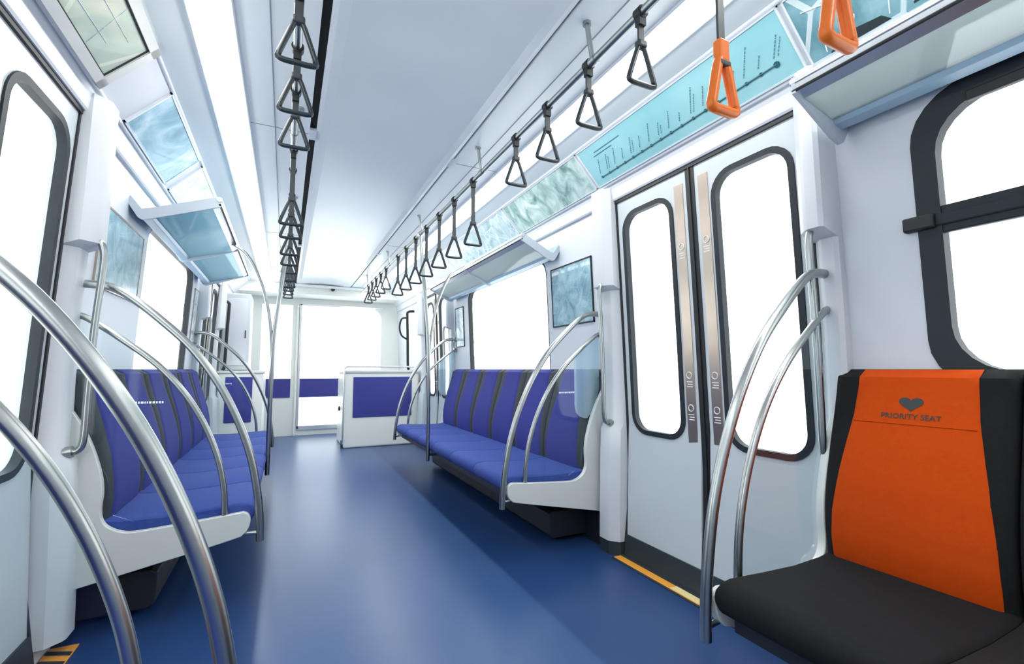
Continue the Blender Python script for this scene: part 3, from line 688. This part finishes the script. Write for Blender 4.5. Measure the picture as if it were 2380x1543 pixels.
# ------------------------------------------------------------------ panels on the sloping coves
def slope_panel(name, label, cat, s, y0, y1, t0, t1, art, frame='bright_metal', fwid=0.012, depth=0.012, group=None):
    t = thing(name, label, cat, slp(s, (y0+y1)/2, t1, 0.0), group)
    def quad(a, b, u, v, o): return [slp(s, a, u, o), slp(s, b, u, o), slp(s, b, v, o), slp(s, a, v, o)]
    m = MB(); m.hexa(quad(y0+fwid, y1-fwid, t0+fwid*3, t1-fwid*3, 0.0), quad(y0+fwid, y1-fwid, t0+fwid*3, t1-fwid*3, depth*0.7)); pic = m.build('picture', art, t)
    m = MB()
    for (a, b, u, v) in ((y0, y1, t0, t0+fwid*3), (y0, y1, t1-fwid*3, t1), (y0, y0+fwid, t0, t1), (y1-fwid, y1, t0, t1)): m.hexa(quad(a, b, u, v, 0.0), quad(a, b, u, v, depth))
    m.build('frame', frame, t)
    if name == 'information_screen':
        m = MB(); bw = 0.007; a0, a1, b0, b1 = y0+fwid, y1-fwid, t0+fwid*3, t1-fwid*3
        for (a, b, u, v) in ((a0, a1, b0, b0+0.02), (a0, a1, b1-0.02, b1), (a0, a0+bw, b0, b1), (a1-bw, a1, b0, b1)): m.hexa(quad(a, b, u, v, depth*0.7), quad(a, b, u, v, depth*0.8))
        m.build('bezel', 'rubber', t)
    return t, pic
rm, pic = slope_panel('route_map', 'long turquoise route map with a line of dots above the right double door', 'route map', 1, 0.985, 2.25, 0.05, 0.93, 'art_map', 'ceiling_trim', 0.008)
# line, dots and slanting rows of print
def sp(y, t, o=0.0093): return Vector(slp(1, y, t, o))
def stroke(m, ya, ta, yb, tb, w=0.0022):
    a, b = sp(ya, ta), sp(yb, tb); m.tube([a, b], w, 5)
m = MB(); stroke(m, 1.07, 0.68, 2.17, 0.76, 0.0036); m.build('route_line', 'print_line', pic)
ys = [1.07, 1.135]+[1.20+0.97*i/14 for i in range(15)]
for i, yy in enumerate(ys):
    tt = 0.68+(yy-1.07)/1.1*0.08; c0 = sp(yy, tt, 0.0088); c1 = sp(yy, tt, 0.0108)
    MB().tube([c0, c1], 0.0125 if i < 1 else 0.0082, 10).build('station_dot', 'print_line', pic)
rng = random.Random(5)
m = MB()
for i, yy in enumerate(ys):
    tt = 0.68+(yy-1.07)/1.1*0.08-0.09; ln = rng.choice([0.05, 0.07, 0.10, 0.13]); k = 0
    u = 0
    m = MB()
    while u < ln:
        seg = rng.uniform(0.004, 0.012); stroke(m, yy-u*0.45, tt-u*2.6, yy-(u+seg)*0.45, tt-(u+seg)*2.6, 0.0024); u += seg+0.005
    m.build('station_print', 'print_soft', pic)
    if i % 3 == 0:
        u = 0; m = MB()
        while u < ln*0.7:
            seg = rng.uniform(0.004, 0.012); stroke(m, yy-0.018-u*0.45, tt-u*2.6, yy-0.018-(u+seg)*0.45, tt-(u+seg)*2.6, 0.0020); u += seg+0.005
        m.build('station_print', 'print_soft', pic)
m = MB()
for q, (ya, yb) in enumerate(((1.90, 2.12), (1.98, 2.14))): stroke(m, ya, 0.24+0.07*q, yb, 0.24+0.07*q, 0.003)
m.build('title_print', 'print_soft', pic)

slope_panel('advert_panel', 'glossy pale green advert panel just past the turquoise route map', 'advert', 1, 2.27, 3.30, 0.05, 0.93, 'art_green', 'ceiling_trim', 0.006)
slope_panel('advert_panel', 'pale glossy advert panel high above the middle of the right blue bench', 'advert', 1, 3.32, 4.9, 0.05, 0.93, 'art_pale', 'ceiling_trim', 0.006)
ad, pic = slope_panel('advert_panel', 'dark teal advert panel with thin white drawn lines behind the nearest orange handle', 'advert', 1, -0.35, 0.968, 0.05, 0.97, 'art_teal', 'ceiling_trim', 0.006)
m = MB()       # white stick-like drawing
for (a, b, c_, e) in ((0.93, 0.30, 0.84, 0.38), (0.84, 0.38, 0.74, 0.33), (0.84, 0.38, 0.86, 0.22), (0.84, 0.38, 0.90, 0.62), (0.84, 0.42, 0.80, 0.66), (0.90, 0.62, 0.91, 0.88), (0.80, 0.66, 0.83, 0.88), (0.74, 0.33, 0.70, 0.60), (0.70, 0.60, 0.72, 0.86), (0.62, 0.45, 0.55, 0.62), (0.55, 0.62, 0.50, 0.86)): stroke(m, a, b, c_, e, 0.0020)
m.build('line_drawing', 'print_white', pic)
m = MB()
for (ya, yb, t0, t1) in ((0.72, 0.90, 0.80, 0.92), (0.52, 0.66, 0.74, 0.90), (0.30, 0.46, 0.78, 0.92)):
    a = [slp(1, ya, t1, 0.0088), slp(1, yb, t1, 0.0088), slp(1, yb, t1-0.02, 0.0088), slp(1, (ya+yb)/2, t0, 0.0088), slp(1, ya+0.02, t0+0.03, 0.0088)]
    m.add(a, [(0, 1, 2, 3, 4)])
m.build('dark_shapes', 'kick_strip', pic)
sc, pic = slope_panel('information_screen', 'greenish information screen in a thick white frame at the top left', 'screen', -1, 1.06, 2.24, 0.02, 0.98, 'art_screen', 'plastic_white', 0.045, 0.030)
m = MB()
def sl(y, t, o): return Vector(slp(-1, y, t, o))
for (a, b, c_, e) in ((2.1, 0.35, 1.5, 0.45), (1.95, 0.2, 2.0, 0.8), (1.8, 0.7, 1.4, 0.3), (2.05, 0.6, 1.75, 0.66)): m.tube([sl(a, b, 0.0212), sl(c_, e, 0.0212)], 0.0014, 5)
m.build('route_drawing', 'art_pale', pic)
slope_panel('advert_panel', 'blue advert panel on the left slope just past the greenish screen', 'advert', -1, 2.56, 3.34, 0.05, 0.93, 'art_blue', 'ceiling_trim', 0.010)
slope_panel('advert_panel', 'pale blue advert panel high above the middle of the left blue bench', 'advert', -1, 3.44, 4.9, 0.05, 0.93, 'art_pale', 'ceiling_trim', 0.008)

# posters on the walls beside the windows
def poster(s, y0, y1, z0, z1, label, art='art_poster'):
    t = thing('wall_poster', label, 'poster', (s*1.27, (y0+y1)/2, z0))
    m = MB(); slab(m, s, y0+0.008, y1-0.008, z0+0.008, z1-0.008, 0.006, 0.007, n=6); pc = m.build('picture', art, t)
    m = MB()
    for a in ((y0, y1, z0, z0+0.009), (y0, y1, z1-0.009, z1), (y0, y0+0.009, z0, z1), (y1-0.009, y1, z0, z1)): slab(m, s, *a, 0.009, 0.010, n=4)
    m.build('frame', 'window_rubber' if s > 0 else 'guard_metal', t); return t
poster(1, 2.44, 2.95, 1.355, 1.785, 'blue green poster between the white door column and the right window')
poster(-1, 2.62, 3.28, 1.42, 1.80, 'pale blue poster between the white door column and the left window')
poster(1, 4.86, 5.13, 1.30, 1.75, 'small pale poster past the far end of the right window', 'art_pale')
poster(-1, 5.0, 5.2, 1.30, 1.78, 'small pale poster past the far end of the left window', 'art_pale')

# ------------------------------------------------------------------ driver's desks at the front of the car
t = thing('driver_desk', 'white desk cabinet with a blue front panel at the far right', 'cabinet', (0.75, 7.1, 0))
m = MB(); m.box(0.225, 1.235, 6.62, 7.5, 0.0, 1.0); m.build('cabinet_body', 'console_white', t, bevel=0.02)
m = MB(); m.box(0.205, 1.245, 6.60, 7.52, 1.0, 1.035); m.build('worktop', 'plastic_white', t, bevel=0.008)
m = MB(); m.box(0.335, 1.13, 6.608, 6.63, 0.40, 0.945); m.build('blue_panel', 'panel_blue', t, bevel=0.008)
m = MB(); m.tube([(0.212, 6.59, 0.06), (0.212, 6.59, 1.04), (0.225, 6.59, 1.075), (0.26, 6.59, 1.085), (1.15, 6.59, 1.085)], 0.011, 10); m.build('edge_rail', 'bright_metal', t, smooth='auto')
m = MB(); m.box(0.20, 0.226, 6.66, 6.72, 0.0, 0.10); m.build('foot', 'kick_strip', t)
m = MB(); m.tube([(0.215, 7.0, 0.50), (0.19, 7.0, 0.50)], 0.03, 12); m.build('lock_knob', 'rubber', t, smooth='auto')
t = thing('driver_desk', 'white cabinet with a dark blue front panel behind the left bench', 'cabinet', (-0.98, 6.9, 0))
m = MB(); m.box(-1.235, -0.74, 6.62, 7.4, 0.0, 1.0); m.build('cabinet_body', 'console_white', t, bevel=0.02)
m = MB(); m.box(-1.245, -0.725, 6.60, 7.42, 1.0, 1.03); m.build('worktop', 'plastic_white', t, bevel=0.008)
m = MB(); m.box(-1.15, -0.86, 6.608, 6.63, 0.40, 0.955); m.build('blue_panel', 'panel_blue', t, bevel=0.008)
t = thing('equipment_cabinet', 'pale grey upper cabinet at the far left corner', 'cabinet', (-1.1, 7.1, 1.03))
m = MB(); m.box(-1.24, -0.93, 6.9, 7.38, 1.032, 2.03); m.build('cabinet_body', 'door_white', t, bevel=0.02)
m = MB(); m.box(-1.20, -0.96, 6.893, 6.903, 1.10, 1.96); m.build('cabinet_door', 'wall_white', t, bevel=0.003)
m = MB(); m.box(-0.985, -0.975, 6.88, 6.895, 1.45, 1.55); m.build('handle', 'rubber', t)
# dark curved handles beside the desks
for s, x, lab in ((1, 1.09, 'black grab handle with a curved loop above the far right desk'), (-1, -1.17, 'black grab handle above the far left desk')):
    y = 6.75
    t = thing('cab_handle', lab, 'handle', (x, y, 1.05))
    MB().tube(catmull([(x+s*0.09, y, 1.90), (x, y, 1.885), (x-s*0.01, y, 1.80), (x, y, 1.50), (x+s*0.01, y, 1.10), (x+s*0.03, y, 1.045 if s > 0 else 1.042)], 6), 0.018, 10).build('bar', 'rubber', t, smooth='auto')
    if s > 0: MB().tube(catmull([(x-s*0.005, y, 1.80), (x-s*0.09, y, 1.78), (x-s*0.12, y, 1.66), (x-s*0.09, y, 1.54), (x, y, 1.48)], 6), 0.013, 10).build('loop', 'rubber', t, smooth='auto')
